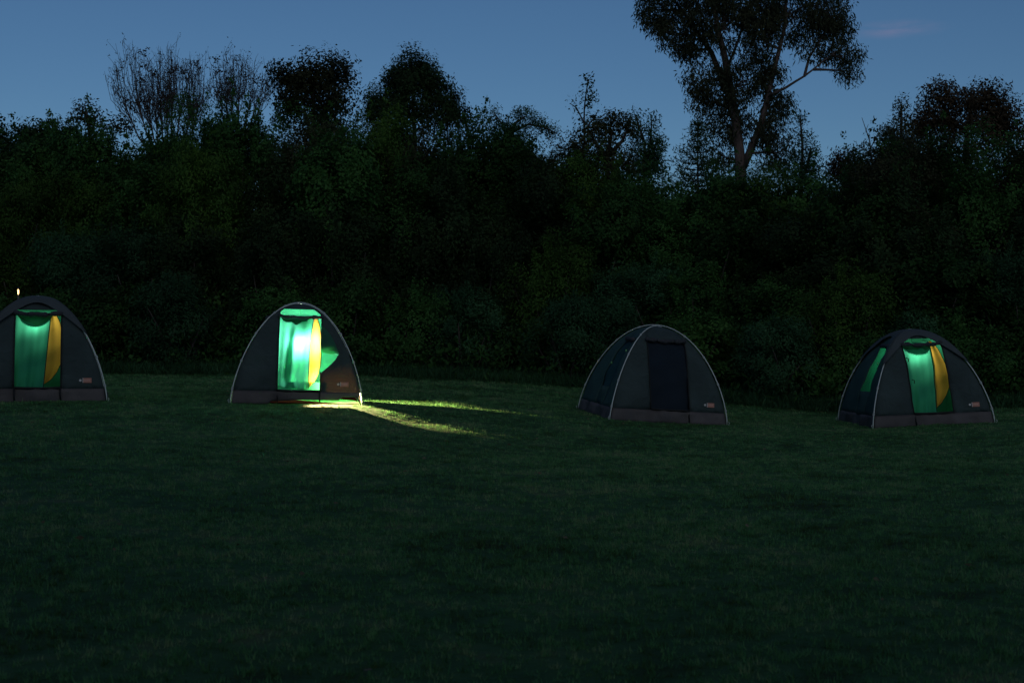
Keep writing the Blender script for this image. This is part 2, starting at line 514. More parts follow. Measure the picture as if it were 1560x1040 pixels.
def make_tent(key, label, cap, lit, gap=False):
    d = TENTS[key]
    root = empty('dome_tent', d['loc'], d['rot'])
    tag(root, label, 'tent', 'dome tents on the lawn')
    sd = {'left': 0.3, 'bright': 1.7, 'dark': 2.9, 'right': 4.4}[key]
    rng = random.Random(key)
    x0, x1 = -0.37, 0.43
    htop = {'left': 0.875, 'bright': 0.945, 'dark': 0.86, 'right': 0.915}[key]
    hsill = 0.13
    op = (x0, x1, hsill, htop)
    wall('front_panel', 'front', M['canvas'], root, sd, op, gap)
    WIN = {'right': (-0.12, 0.42, 0.36, 0.84), 'dark': (-0.15, 0.44, 0.32, 0.84)}.get(key, (-0.42, 0.42, 0.36, 0.84))
    wall('side_panel', 'left', M['side'], root, sd + 1, WIN)
    wall('side_panel', 'right', M['side'], root, sd + 2)
    wall('back_panel', 'back', M['side'], root, sd + 3)
    # mud skirts, one to each side, with rumpled lower edge
    for side in ('front', 'right', 'back', 'left'):
        P = []
        nc = 40
        for j in range(nc + 1):
            f = -1 + 2 * j / nc
            s = f * A * 0.997
            g = 0.0
            if gap and side == 'front' and -0.42 < f < 0.985:
                g = 0.03 + 0.05 * max(0, min(1, (f + 0.42) / 0.5)) + 0.072 * max(0, min(1, (f - 0.66) / 0.06)) * max(0, min(1, (0.985 - f) / 0.04))
            if gap and side == 'right' and -0.14 < f < 0.84:
                g = 0.205 * min(1, (f + 0.14) / 0.04, (0.84 - f) / 0.06)
            z0 = g - 0.035 * (1 if g == 0 else 0) + (0.006 * math.sin(9 * s + sd) if g == 0 else 0)
            col = []
            for k in range(5):
                z = z0 + (SK * TH + 0.012 - z0) * k / 4
                out = 0.006 + 0.026 * (1 - k / 4) * (1 + 0.7 * math.sin(11 * s + sd * 2) * (1 - f * f)) + 0.01 * math.sin(23 * s + 5 * z + sd) * (1 - f * f)
                p = surf(side, s * uu(max(0.001, z / TH)), max(0.0005, z / TH), off=out, seed=sd, sag=0)
                p.z = z
                col.append(p)
            P.append(col)
        MB().grid(P).build('mud_skirt', M['skirt'], root, solid=0.003)
    # groundsheet
    q = A * 0.97
    gs = MB().box((0, 0, 0.004), (2 * q, 2 * q, 0.008)).build('groundsheet', M['floor'], root, smooth=False)
    if gap:
        P = [[surf('front', 0.45 + 0.72 * j / 12, h, off=-0.03, sag=0) for h in (0.085, 0.098, 0.112)] for j in range(13)]
        MB().grid(P).build('groundsheet_edge', M['redsheet'], root)['label'] = 'red groundsheet edge showing under the skirt'
    # two crossing poles
    for sgn in (1, -1):
        pts = []
        n = 40
        for i in range(n + 1):
            ph = math.pi * i / n
            c = math.cos(ph); h = abs(math.sin(ph)) ** 1.38
            r = A * c * 1.0
            e = 0.022
            pts.append(Vector((-sgn * (r + e * c), -(r + e * c), h * TH + 0.012 * (1 if sgn > 0 else 2.6) - (0.03 if i in (0, n) else 0))))
        po = MB().tube(pts, 0.0105, 6).build('pole', M['pole'], root)
        # clips that hold the canvas to the pole
        cm = None
        for i in range(3, n - 2, 4):
            if cap and 12 < i < 28: continue
            if abs(i - n / 2) < 3: continue
            p = pts[i]; dirv = (pts[i + 1] - pts[i - 1]).normalized()
            me = MB().box((0, 0, 0), (0.026, 0.03, 0.05), dirv.to_track_quat('Z', 'Y').to_matrix())
            cobj = me.build('clip', M['clip'], po, smooth=False)
            cobj.location = p
    # pegs at the four corners
    for sx in (-1, 1):
        for sy in (-1, 1):
            MB().tube([(sx * (A + .03), sy * (A + .03), -0.06), (sx * (A + .06), sy * (A + .06), 0.05), (sx * (A + .045), sy * (A + .045), 0.062)], 0.006, 5).build('peg', M['pole'], root)
    # black binding round the doorway, sill bar and short straps on the skirt
    ol, orr = opening_fns(x0, x1)
    ns = 24
    H = hs(hsill, htop, ns)
    for fn, H in ((ol, H), (orr, H)) if not gap else ((ol, H), (orr, [h for h in H if h < 0.32]), (orr, [h for h in H if h > 0.53])):
        MB().tube([surf('front', fn(h), h, off=0.006, seed=sd) for h in H], 0.013, 5).build('door_binding', M['black'], root)
    MB().tube([surf('front', x0 + (x1 - x0) * j / 8, hsill, off=0.02, seed=sd) + Vector((0, 0, -0.008 * math.sin(math.pi * j / 8))) for j in range(9)], 0.024, 6).build('door_sill', M['black'], root)
    for x in (x0 + 0.01, x1 - 0.01):
        MB().tube([surf('front', x, hsill, off=0.03), surf('front', x, 0.07, off=0.045), surf('front', x + 0.01, 0.012, off=0.04)], [0.018, 0.016, 0.013], 5).build('door_strap', M['black'], root)
    # rolled-up door over the opening
    hr = {'left': 0.845, 'bright': 0.875, 'dark': 0.862, 'right': 0.862}[key]
    rl, rr = max(x0 - 0.03, -0.97 * A * uu(hr)), min(x1 + 0.03, 0.97 * A * uu(hr))
    P = []; rad = []
    for j in range(25):
        f = j / 24
        s = rl + (rr - rl) * f
        c = surf('front', s, hr, off=0.055, seed=sd)
        c.z += -0.03 * math.sin(math.pi * f) + 0.006 * math.sin(17 * f + sd)
        r = 0.043 + 0.007 * math.sin(23 * f + sd) + 0.005 * math.sin(41 * f)
        for tie in (0.3, 0.72):
            r -= 0.014 * math.exp(-((f - tie) / 0.025) ** 2)
        if j in (0, 24): r *= 0.6
        P.append(c); rad.append(r * (0.78 if key == 'bright' else 1))
    ro = MB().tube(P, rad, 10).build('rolled_door', M['roll'], root)
    for tie in (0.3, 0.72):
        j = int(tie * 24)
        MB().tube([P[j] - Vector((0.012, 0, 0)), P[j] + Vector((0.012, 0, 0))], rad[j] + 0.006, 10).build('tie', M['black'], ro)
    # inside
    if lit:
        mb = MB()
        strip(mb, 'back', lambda h: edge_l(h) * .985, lambda h: edge_r(h) * .985, 0.01, 0.995, 24, 18, off=-0.05, seed=sd + 5, sag=0.06)
        mb.build('back_lining', M['lining'], root)
        mb = MB()
        strip(mb, 'right', lambda h: edge_l(h) * .96, lambda h: edge_r(h) * .96, 0.17 if gap else 0.01, 0.99, 20, 12, off=-0.06, seed=sd + 6)
        mb.build('side_lining', M['lining'], root)
    ht = min(htop, hr) - 0.005
    def inner(x, h, dep, fold=0.0):
        p = surf('front', x, h, off=-dep, seed=0, sag=0.02)
        p.y += fold
        return p
    if lit:
        # green inner door: hangs in folds just behind the doorway
        NR, NC = 30, 34
        P = []
        hb0 = 0.15 if key == 'bright' else 0.13
        for i in range(NR + 1):
            t = i / NR
            row = []
            for j in range(NC + 1):
                f = j / NC
                xz = (0.21 + 0.07 * t if key == 'bright' else 0.13 + 0.115 * t) - (0.03 * math.sin(t * 3.1) if key == 'bright' else 0)
                x = x0 - 0.06 + (xz - (x0 - 0.06)) * f
                hb = hb0 + (0.05 * (1 - 2.0 * f) ** 2 if key == 'bright' and f < 0.5 else 0)
                h = hb + (ht + 0.02 - hb) * t
                amp = (0.055 if key == 'bright' else 0.035) * (1 - 0.75 * t)
                fold = amp * math.sin(9.5 * f + sd + 1.5 * (1 - t)) + 0.5 * amp * math.sin(23 * f + 2 * sd - 2.2 * t) + 0.02 * math.sin(3 * t * f + sd)
                row.append(inner(x, h, 0.14, fold))
            P.append(row)
        cu = MB().grid(P).build('inner_door', M['curtain'], root)
        # zip along its edge
        MB().tube([P[i][NC] + Vector((0, -0.008, 0)) for i in range(NR + 1)], 0.007, 5).build('zip', M['black'], cu)
        # yellow tied-back flap
        def shp(t):
            ks = [(0, .03), (.06, .42), (.16, .74), (.3, .97), (.45, 1.0), (.65, .88), (.85, .62), (.95, .36), (1, .12)]
            for (a0, b0), (a1, b1) in zip(ks, ks[1:]):
                if t <= a1: return b0 + (b1 - b0) * (t - a0) / (a1 - a0)
            return .12
        wid = {'left': 0.27, 'bright': 0.215, 'right': 0.28}[key]
        P = []
        for i in range(NR + 1):
            t = i / NR
            h = (0.165 if key != 'right' else 0.18) + (ht + 0.012 - 0.165) * t
            xl = (0.222 + 0.07 * t if key == 'bright' else 0.142 + 0.115 * t) - (0.03 * math.sin(t * 3.1) if key == 'bright' else 0)
            row = []
            for j in range(11):
                f = j / 10
                fold = 0.02 * math.sin(6 * f + 2.2 * t + sd) + 0.035 * f * f
                row.append(inner(xl + wid * shp(t) * f, h, 0.125, fold))
            P.append(row)
        yf = MB().grid(P).build('yellow_flap', M['yellow'], root)
        MB().tube([P[i][10] + Vector((0, -0.006, 0)) for i in range(NR + 1)], 0.006, 5).build('zip', M['black'], yf)
        if gap:  # added panel that stops lamp light escaping over the sill
            P = [[inner(x0 - 0.08 + (x1 + 0.16 - x0) * j / 16, 0.06 + 0.15 * i / 6, 0.19, 0.008 * math.sin(2.1 * j + i)) for j in range(17)] for i in range(7)]
            MB().grid(P).build('added_light_stop', M['lining'], root)
        # sagging pouch hung under the roll
        P = []
        for i in range(9):
            v = i / 8
            row = []
            for j in range(17):
                f = -1 + 2 * j / 16
                drop = 0.25 * (1 - abs(f) ** 2.2)
                x = -0.03 + 0.33 * f
                p = inner(x, hr - 0.005, 0.10)
                p.z -= drop * v
                p.y -= 0.05 * math.sin(math.pi * v) * (1 - f * f) + 0.25 * drop * v
                row.append(p)
            P.append(row)
        MB().grid(P).build('hanging_half_disc', M['half_disc'], root)  # dark green half-disc behind the top of the doorway
        if key == 'right':
            for hh, ss in ((0.70, 0.0), (0.47, 0.02)):
                p = inner(x0 + 0.06 + ss, hh, 0.03)
                MB().tube([p + Vector((-.03, 0, .03)), p + Vector((.02, 0, .01)), p + Vector((.015, 0, -.05))], 0.010, 5).build('tie_tape', M['black'], root)
    else:
        mb = MB()
        strip(mb, 'front', ol, orr, hsill, htop, 18, 12, off=-0.03, seed=sd + 2)
        mb.build('mesh_door', M['mesh'], root)
    # side window with its rolled cover
    wl, wr_ = opening_fns(WIN[0], WIN[1])
    mb = MB()
    strip(mb, 'left', wl, wr_, WIN[2], WIN[3], 14, 8, off=-0.015, seed=sd + 1)
    mb.build('window_mesh', M['winmesh'] if lit else M['winmesh_dark'], root)
    P = [surf('left', wl(.84) * 1.05 + (wr_(.84) - wl(.84)) * 1.05 * j / 12, 0.845, off=0.045, seed=sd) for j in range(13)]
    MB().tube(P, [0.03] + [0.045 + 0.006 * math.sin(j * 2.1) for j in range(11)] + [0.03], 8).build('rolled_window_cover', M['roll'], root)
    if key in ('dark', 'bright', 'right'):
        for s, h in ((0.70, 0.72), (-0.15, 0.57)) if key == 'dark' else ((0.62, 0.66),):
            p = surf('left', s * uu(h), h, off=0.03)
            MB().tube([p - Vector((0, 0, .022)), p + Vector((0, 0, .022))], [0.012, 0.015], 6).build('toggle', M['toggle'], root)
    # maker's patch on the front, right of the door: pale disc and a small oblong with a line of stitching
    pc = surf('front', 0.86, 0.20, off=0.012, seed=sd)
    nrm = (surf('front', 0.86, 0.22, seed=sd, sag=0) - surf('front', 0.86, 0.18, seed=sd, sag=0)).normalized()
    tilt = Matrix((Vector((1, 0, 0)), Vector((0, nrm.z, -nrm.y)), nrm)).transposed()
    def onp(x, z, y=0.0): return pc + tilt @ Vector((x, -y, z))
    pt = MB()
    pt.box(onp(0.02, 0), (0.155, 0.006, 0.088), tilt)
    pt = pt.build('maker_patch', M['patch'], root, smooth=False)
    MB().box(onp(-0.052, 0, 0.004), (0.014, 0.004, 0.086), tilt).build('patch_border', M['patch_w'], pt, smooth=False)
    for i, ww in enumerate((0.012, 0.010, 0.012, 0.009, 0.012)):
        MB().box(onp(-0.022 + i * 0.021, 0.004, 0.004), (ww, 0.003, 0.026), tilt).build('stitching', M['patch_t'], pt, smooth=False)
    ang = [math.pi * 2 * k / 8 for k in range(8)]
    dv = [onp(-0.096 + 0.024 * math.cos(q_), 0.024 * math.sin(q_), 0.004) for q_ in ang] + [onp(-0.096 + 0.024 * math.cos(q_), 0.024 * math.sin(q_), -0.004) for q_ in ang]
    MB().add(dv, [tuple(range(8))] + [(k, k + 8, (k + 1) % 8 + 8, (k + 1) % 8) for k in range(8)]).build('patch_emblem', M['patch_w'], pt, smooth=False)
    # fly cap over the top
    if cap:
        mb = MB()
        for side in ('front', 'right', 'back', 'left'):
            P = []
            nr, nc = 14, 20
            for i in range(nr + 1):
                row = []
                for j in range(nc + 1):
                    f = -1 + 2 * j / nc
                    hb = (0.62 if side in ('front', 'left') else 0.6) + 0.31 * (1 - abs(f) ** 2.6)
                    p0 = phi_h(hb); h = math.sin(p0 + (math.pi / 2 - p0) * i / nr) ** 1.38
                    row.append(surf(side, f * (A * uu(h) + 0.035), h, off=0.04 + 0.01 * math.sin(5 * f + sd) * (1 - f * f), sag=0.02) + Vector((0, 0, 0.035)))
                P.append(row)
            mb.grid(P)
        mb.build('fly_cap', M['cap'], root, solid=0.003)
    # door flap pushed outward on the right of the bright tent
    if gap:
        P = []
        for i in range(17):
            t = i / 16
            h = 0.515 + 0.27 * t
            wdt = 0.34 * (1 - t ** 1.8) ** 0.7 * (1 - 0.25 * t) + 0.01
            P.append([surf('front', x1 - 0.01 + wdt * f, h - 0.03 * f * (1 - t), off=0.014 + 0.05 * f * (1 - f) * 4 * (1 - t * .6), seed=sd) for f in np.linspace(0, 1, 9)])
        MB().grid(P).build('opened_flap', M['flapgreen'], root)
    return root

make_tent('left', 'grey dome tent lit green inside with grey fly cap, beside the garden lamp', True, True)
make_tent('bright', 'brightest dome tent, glowing white and green, throwing a beam of light on the grass', False, True, gap=True)
make_tent('dark', 'unlit grey dome tent with closed dark mesh door and rolled side window', False, False)
make_tent('right', 'grey fly-capped dome tent lit green with yellow flap and glowing side window', True, True)

def to_world(key, p):
    d = TENTS[key]
    return d['loc'] + d['rot'].to_matrix() @ Vector(p)

def lantern(key, p, watts, color, label, r=0.05):
    q = to_world(key, p)
    top = to_world(key, (0, 0, TH - 0.02))
    root = empty('lantern', q)
    tag(root, label, 'lantern', 'lanterns hung in the tents')
    MB().tube([(0, 0, 0.055), (0, 0, 0.075), (0, 0, 0.09)], [0.045, 0.04, 0.015], 10).build('lantern_top', M['lantern'], root)
    MB().tube([(0, 0, -0.055), (0, 0, -0.04)], [0.045, 0.04], 10).build('lantern_base', M['lantern'], root)
    lv = top - q
    MB().tube([(0, 0, 0.09), tuple(lv)], 0.003, 4).build('cord', M['black'], root)
    ld = bpy.data.lights.new('lantern_light', 'POINT')
    ld.energy = watts; ld.color = color; ld.shadow_soft_size = r
    lo = bpy.data.objects.new('lantern_light', ld)
    C.objects.link(lo); lo.parent = root
    return root

lantern('left', (-0.02, -0.36, 1.30), 8, (0.85, 1.0, 0.8), 'hanging lantern inside the tent beside the garden lamp')
lantern('right', (-0.05, -0.36, 1.30), 9, (0.9, 1.0, 0.8), 'hanging lantern inside the tent with the glowing side window')
lantern('bright', (0.12, -0.50, 1.06), 95, (1.0, 0.95, 0.92), 'hanging white lantern inside the brightest tent')
# strong camping lamp standing on the floor of the bright tent; its wide hood and tray are added to let light out sideways only
tr = empty('camping_lamp', to_world('bright', (0.28, 0.2, 0.009)))
tag(tr, 'small camping lamp standing on the floor of the brightest tent', 'lamp')
BZ = 0.30
MB().tube([(0, 0, 0), (0, 0, 0.02), (0, 0, BZ - 0.06), (0, 0, BZ - 0.028), (0, 0, BZ - 0.024)], [0.05, 0.045, 0.03, 0.125, 0.125], 16).build('lamp_base', M['lantern'], tr)
MB().tube([(0, 0, BZ + 0.024), (0, 0, BZ + 0.028), (0, 0, BZ + 0.06)], [0.13, 0.13, 0.03], 16).build('added_lamp_hood', M['lantern'], tr)
td = bpy.data.lights.new('camping_lamp_light', 'SPOT')
td.energy = 11000; td.color = (1.0, 0.80, 0.34); td.shadow_soft_size = 0.02
td.spot_size = math.radians(116); td.spot_blend = 1.0
tl = bpy.data.objects.new('camping_lamp_light', td); C.objects.link(tl); tl.parent = tr; tl.location = (0, 0, BZ)
_a = math.radians(TENTS['bright']['th'] - 90 + 50)
tl.rotation_euler = Vector((-math.cos(_a), -math.sin(_a), 0.0)).to_track_quat('Z', 'Y').to_euler()

# ------------------------------------------------------------------ grass
rng = np.random.default_rng(11)
def grass_pts(n, y0, y1, marg=3.0):
    y = np.sqrt(rng.uniform(y0 ** 2, y1 ** 2, n))
    x = rng.uniform(-1, 1, n) * (y * 0.375 + marg)
    return x, y
xs, ys, ss = [], [], []
for n, y0, y1, s in ((230000, 4.5, 12, 1.0), (230000, 12, 21, 1.25), (260000, 21, 32, 1.5), (110000, 32, 40.5, 2.2)):
    x, y = grass_pts(n, y0, y1); xs.append(x); ys.append(y); ss.append(np.full(n, s))
x = np.concatenate(xs); y = np.concatenate(ys); s = np.concatenate(ss)
keep = np.ones(len(x), bool)
for loc, th in FOOT:
    mg = 0.05 if loc is TENTS['bright']['loc'] else 0.015
    lx = (x - loc.x) * math.cos(th) + (y - loc.y) * math.sin(th)
    ly = -(x - loc.x) * math.sin(th) + (y - loc.y) * math.cos(th)
    keep &= ~((np.abs(lx) < A + mg) & (np.abs(ly) < A + mg))
x, y, s = x[keep], y[keep], s[keep]
n = len(x)
z = ground(x, y)
# blades stand in small tufts with bare dark gaps between
tid = rng.integers(0, n, n)                       # blade -> tuft
nt_ = n // 9
tid = rng.integers(0, nt_, n)
order = rng.permutation(n)[:nt_]
tx, ty, ts = x[order], y[order], s[order]
tt = rng.random(nt_)
x = tx[tid] + rng.normal(0, .016, n) * ts[tid]; y = ty[tid] + rng.normal(0, .016, n) * ts[tid]; s = ts[tid]
tint = np.clip(tt[tid] + rng.normal(0, .12, n), 0, 1)
z = ground(x, y)
clump = 0.5 + 0.5 * np.sin(x * 2.1 + 1.7 * np.sin(y * 1.3)) * np.sin(y * 2.6 + 1.1 * np.sin(x * 1.9))
L = (0.016 + 0.022 * rng.random(n) + 0.022 * rng.random(nt_)[tid] ** 2) * (0.75 + 0.6 * clump)
L *= np.where(s > 2, 1.3, 1.0)
near_b = np.hypot(x - TENTS['bright']['loc'].x - .5, y - TENTS['bright']['loc'].y) < 2.2
L[near_b] *= 0.6
tall = rng.random(n) < 0.012
L[tall & ~near_b] *= 1.9
ang = rng.uniform(0, 2 * np.pi, n); lean = rng.uniform(0.15, 1.2, n)
d = np.stack([np.cos(ang) * np.sin(lean), np.sin(ang) * np.sin(lean), np.cos(lean)], 1)
a2 = ang + np.pi / 2 + rng.uniform(-.6, .6, n)
wv = np.stack([np.cos(a2), np.sin(a2), np.zeros(n)], 1) * (0.0030 * s * (0.7 + 0.8 * rng.random(n)))[:, None]
base = np.stack([x, y, z - 0.004], 1)
V = np.empty((n, 3, 3)); V[:, 0] = base - wv; V[:, 1] = base + wv; V[:, 2] = base + d * L[:, None]
gme = make_mesh('lawn_grass', V.reshape(-1, 3), np.arange(n * 3).reshape(-1, 3))
at = gme.attributes.new('tint', 'FLOAT', 'FACE'); at.data.foreach_set('value', tint.astype(np.float32))
g = obj('lawn_grass', gme, M['blade'])
tag(g, 'short mown grass covering the lawn', 'grass', None, 'stuff')

# ------------------------------------------------------------------ foliage tools
def leaf_quads(cent, per, spread, L, W, droop=0.0, up=0.0, out=None, rng=None, flat=0.0):
    """diamond leaves scattered round cluster centres"""
    n = len(cent) * per
    c = np.repeat(cent, per, 0)
    off = np.clip(rng.normal(0, 1, (n, 3)), -1.7, 1.7) * spread
    p = c + off
    d = rng.normal(0, 1, (n, 3))
    if out is not None: d += 0.8 * np.repeat(out, per, 0)
    d[:, 2] += up - droop
    d[:, 2] *= (1 - flat)
    d /= np.linalg.norm(d, axis=1)[:, None] + 1e-9
    r = rng.normal(0, 1, (n, 3)); r[:, 2] *= 0.5
    if out is not None:
        nr = 1.1 * np.repeat(out, per, 0) + rng.normal(0, .45, (n, 3)); nr[:, 2] += .45
        nr /= np.linalg.norm(nr, axis=1)[:, None] + 1e-9
        d = rng.normal(0, 1, (n, 3)); d[:, 2] += up - droop - .3
        d -= nr * np.sum(d * nr, 1)[:, None]
        d /= np.linalg.norm(d, axis=1)[:, None] + 1e-9
        r = nr
    s = np.cross(d, r); s /= np.linalg.norm(s, axis=1)[:, None] + 1e-9
    l = (L * (0.6 + 0.8 * rng.random(n)))[:, None]; w_ = (W * (0.6 + 0.8 * rng.random(n)))[:, None]
    V = np.empty((n, 4, 3))
    V[:, 0] = p; V[:, 1] = p + d * l * .45 + s * w_ * .5; V[:, 2] = p + d * l; V[:, 3] = p + d * l * .45 - s * w_ * .5
    V[:, 2, 2] -= droop * l[:, 0] * 0.3
    return V.reshape(-1, 3), n

def leaf_mesh(name, parts):
    V = np.concatenate([v for v, _ in parts]); n = sum(k for _, k in parts)
    return make_mesh(name, V, np.arange(n * 4).reshape(-1, 4))

def blob_centres(blobs, rng, shell=0.7):
    """blobs: (cx,cy,cz,rx,ry,rz,count) -> cluster centres, outward directions"""
    cs, os_ = [], []
    for (cx, cy, cz, rx, ry, rz, n) in blobs:
        v = rng.normal(0, 1, (n, 3)); v /= np.linalg.norm(v, axis=1)[:, None]
        r = np.where(rng.random(n) < shell, rng.uniform(.78, 1.06, n), rng.random(n) ** (1 / 3))
        cs.append(v * r[:, None] * np.array([rx, ry, rz]) + np.array([cx, cy, cz])); os_.append(v)
    return np.concatenate(cs), np.concatenate(os_)

def bend(p, q, rng, k=0.08, n=4):
    p, q = np.array(p, float), np.array(q, float)
    L = np.linalg.norm(q - p)
    o1 = rng.normal(0, k * L, 3)
    return [tuple(p + (q - p) * t + o1 * math.sin(math.pi * t) + np.array([0, 0, -0.06 * L * math.sin(math.pi * t)])) for t in np.linspace(0, 1, n)]

# ------------------------------------------------------------------ shrubs of the thicket
def bush_crown(seed, w_, h_, nclus, per, L, W, spread, lumps=7, droop=0.0, up=0.2):
    rng = np.random.default_rng(seed)
    blobs = [(0, 0, h_ * .42, w_ * .46, w_ * .40, h_ * .46, int(nclus * .25))]
    for i in range(lumps):
        a_ = rng.uniform(0, 2 * np.pi); rr = rng.uniform(.16, .40) * w_
        rz = q_ if False else rng.uniform(.10, .16) * h_ ** .8 * 1.4
        zz = rng.uniform(.25, .86) * h_
        rr *= 1.15 - 0.7 * zz / h_
        q_ = rng.uniform(.13, .22) * w_
        blobs.append((rr * math.cos(a_), rr * math.sin(a_), zz, q_, q_, rz, int(nclus * .75 / lumps)))
    c, o_ = blob_centres(blobs, rng, 0.85)
    k = c[:, 2] > 0.05
    c, o_ = c[k], o_[k]
    parts = [leaf_quads(c, per, spread, L, W, droop, up, o_, rng)]
    # a few leading shoots that break the outline
    ns = 14
    a_ = rng.uniform(0, 2 * np.pi, ns); rr = rng.uniform(0, .36, ns) * w_
    base = np.stack([rr * np.cos(a_), rr * np.sin(a_), h_ * (0.86 - 0.9 * (rr / w_) ** 1.0)], 1)
    sh = []
    for i in range(ns):
        ln = rng.uniform(.10, .22) * h_
        for t in np.linspace(0, 1, 6):
            sh.append(base[i] + np.array([0.2 * math.cos(a_[i]) * t * ln, 0.2 * math.sin(a_[i]) * t * ln, t * ln]))
    parts.append(leaf_quads(np.array(sh), max(3, per // 4), spread * .35, L, W, droop, up + .4, None, rng))
    stems = MB()
    for i in range(7):
        a0 = 2 * math.pi * i / 7
        stems.tube(bend((0.12 * math.cos(a0), 0.12 * math.sin(a0), -0.1), (0.3 * w_ * math.cos(a0 + .4), 0.3 * w_ * math.sin(a0 + .4), h_ * rng.uniform(.45, .7)), rng, .06, 5), [0.06, .05, .04, .03, .012], 5)
    return leaf_mesh('foliage', parts), make_mesh('stems', stems.v, stems.f, True)

KINDS = {
    'green': (M['green'], 'dense dark green bush', .13, .06, 0.0, .2),
    'leafy': (M['green'], 'broad-leaved dark green bush', .15, .085, 0.2, .1),
    'lime': (M['lime'], 'yellowish creeper-covered bush', .14, .05, .5, 0.0),
    'blue': (M['blue'], 'bluish narrow-leaved bush', .16, .04, 0.0, .9),
    'olive': (M['olive'], 'dull olive bush', .12, .06, 0.0, .2),
    'dark': (M['dark'], 'blackish green bush', .14, .07, 0.0, .2),
}
TIERS = [(3.2, 2.7, 210, 34, 'low at the lawn edge'), (3.8, 4.4, 330, 36, 'in mid-thicket'), (4.2, 5.8, 430, 36, 'high in the thicket'), (4.4, 7.2, 560, 36, 'on the skyline'), (4.4, 7.2, 560, 36, 'at the very back')]
PROTO = {}
def where(px):
    for lim, txt in ((160, 'behind the garden-lamp tent'), (345, 'left of the brightest tent'), (560, 'behind the brightest tent'), (870, 'between brightest and unlit tents'),
                     (1115, 'behind the unlit tent'), (1285, 'right of the unlit tent'), (9999, 'behind the tent with glowing window')):
        if px < lim: return txt
def bush(kind, tier, x, y, sx, sz, rz, z, px):
    m, adj, L_, W_, dr, up = KINDS[kind]
    w_, h_, nc, per, tw = TIERS[tier]
    pt_ = min(tier, 3)
    if (kind, pt_) not in PROTO:
        PROTO[kind, pt_] = bush_crown(100 + 7 * pt_ + list(KINDS).index(kind), w_, h_, nc, int(per * 1.9), L_ * .74, W_ * .82, .15, 8 + 3 * pt_, dr, up)
    lm, sm = PROTO[kind, pt_]
    r = empty('bush', (x, y, z), (0, 0, rz))
    r.scale = (sx, sx, sz)
    tag(r, adj + ' ' + tw + ' ' + where(px), 'bush', adj + ' ' + tw)
    obj('foliage', lm, m, r); obj('stems', sm, M['bark_d'], r)
    return r

# skyline of the solid thicket in the photograph: (pixel column, pixel row)
SKYL = [(-120, 180), (0, 194), (60, 184), (130, 184), (200, 178), (270, 172), (310, 150), (380, 143), (440, 143), (520, 150), (560, 166), (620, 172), (690, 168), (740, 170),
        (800, 186), (850, 208), (900, 228), (960, 248), (1020, 258), (1100, 254), (1180, 258), (1250, 258), (1300, 238), (1350, 210), (1400, 198), (1460, 190), (1520, 196), (1600, 205), (1700, 195)]
def skyrow(px): return float(np.interp(px, [p for p, _ in SKYL], [r for _, r in SKYL]))
def lawn_edge(px): return float(np.interp(px, [-100, 550, 870, 1120, 1270, 1530, 1700], [39.2, 39.2, 38.2, 35.6, 34.2, 34.2, 34.2]))
rb = random.Random(5)
rows = [  # distance past lawn edge, share of skyline height, kinds, spacing (photo px)
    (1.3, 0.34, ['blue', 'green', 'blue', 'leafy', 'green'], 105),
    (2.9, 0.58, ['green', 'leafy', 'dark', 'lime', 'blue'], 105),
    (4.6, 0.82, ['dark', 'green', 'lime', 'leafy', 'green'], 100),
    (6.6, 1.0, ['green', 'lime', 'leafy', 'olive', 'dark'], 72),
    (8.8, 0.96, ['green', 'dark', 'olive', 'leafy'], 92),
]
for ri, (dd, share, kinds, sp) in enumerate(rows):
    px = -150 + ri * 37
    while px < 1720:
        k = rb.choice(kinds)
        q_ = px + rb.uniform(-25, 25)
        y = lawn_edge(q_) + dd + rb.uniform(-.6, .6)
        p = pix(q_, skyrow(q_), y)
        z0 = gz(p[0], y)
        top = (p[2] - z0) * share * rb.uniform(.92, 1.04)
        bush(k, ri, p[0], y, rb.uniform(.85, 1.05), top / (TIERS[ri][1] * 0.97), rb.uniform(0, 6.28), z0, q_)
        px += sp * rb.uniform(.8, 1.2)

byl = {}
for o in C.objects:
    if o.get('category') == 'bush': byl.setdefault(o['label'], []).append(o)
for lab, os_ in byl.items():
    ranks = {2: ('taller', 'shorter'), 3: ('tallest', 'middle-sized', 'lowest'), 4: ('tallest', 'second-tallest', 'third-tallest', 'lowest')}.get(len(os_))
    if ranks:
        for wd_, o in zip(ranks, sorted(os_, key=lambda q: -q.scale.z)): o['label'] = wd_ + ' ' + lab
# undergrowth that fills the thicket and frays over the lawn edge
rng = np.random.default_rng(21)
n = 5200
pxs = rng.uniform(-200, 1760, n)
dy = rng.uniform(.1, 8.5, n)
yy = np.array([lawn_edge(a_) for a_ in pxs]) + dy
xx = (pxs - 780) / FPX * yy
zz = ground(xx, yy)
topz = np.array([EYE - (skyrow(a_) - HORIZON) / FPX * b_ for a_, b_ in zip(pxs, yy)])
frac = np.clip(dy / 7.5, 0, 1) * .72 + .06
hz_ = (topz - zz) * frac * rng.random(n) ** .7
cen = np.stack([xx, yy, zz + np.maximum(hz_, .05)], 1)
half = rng.random(n) < .5
p1 = leaf_quads(cen[half], 14, .28, .20, .05, 0, .5, None, rng)
p2 = leaf_quads(cen[~half], 14, .28, .16, .09, 0, .1, None, rng)
u = obj('undergrowth', leaf_mesh('undergrowth', [p1, p2]), M['green'])
tag(u, 'tangled undergrowth filling the dark thicket behind the tents', 'undergrowth', None, 'stuff')
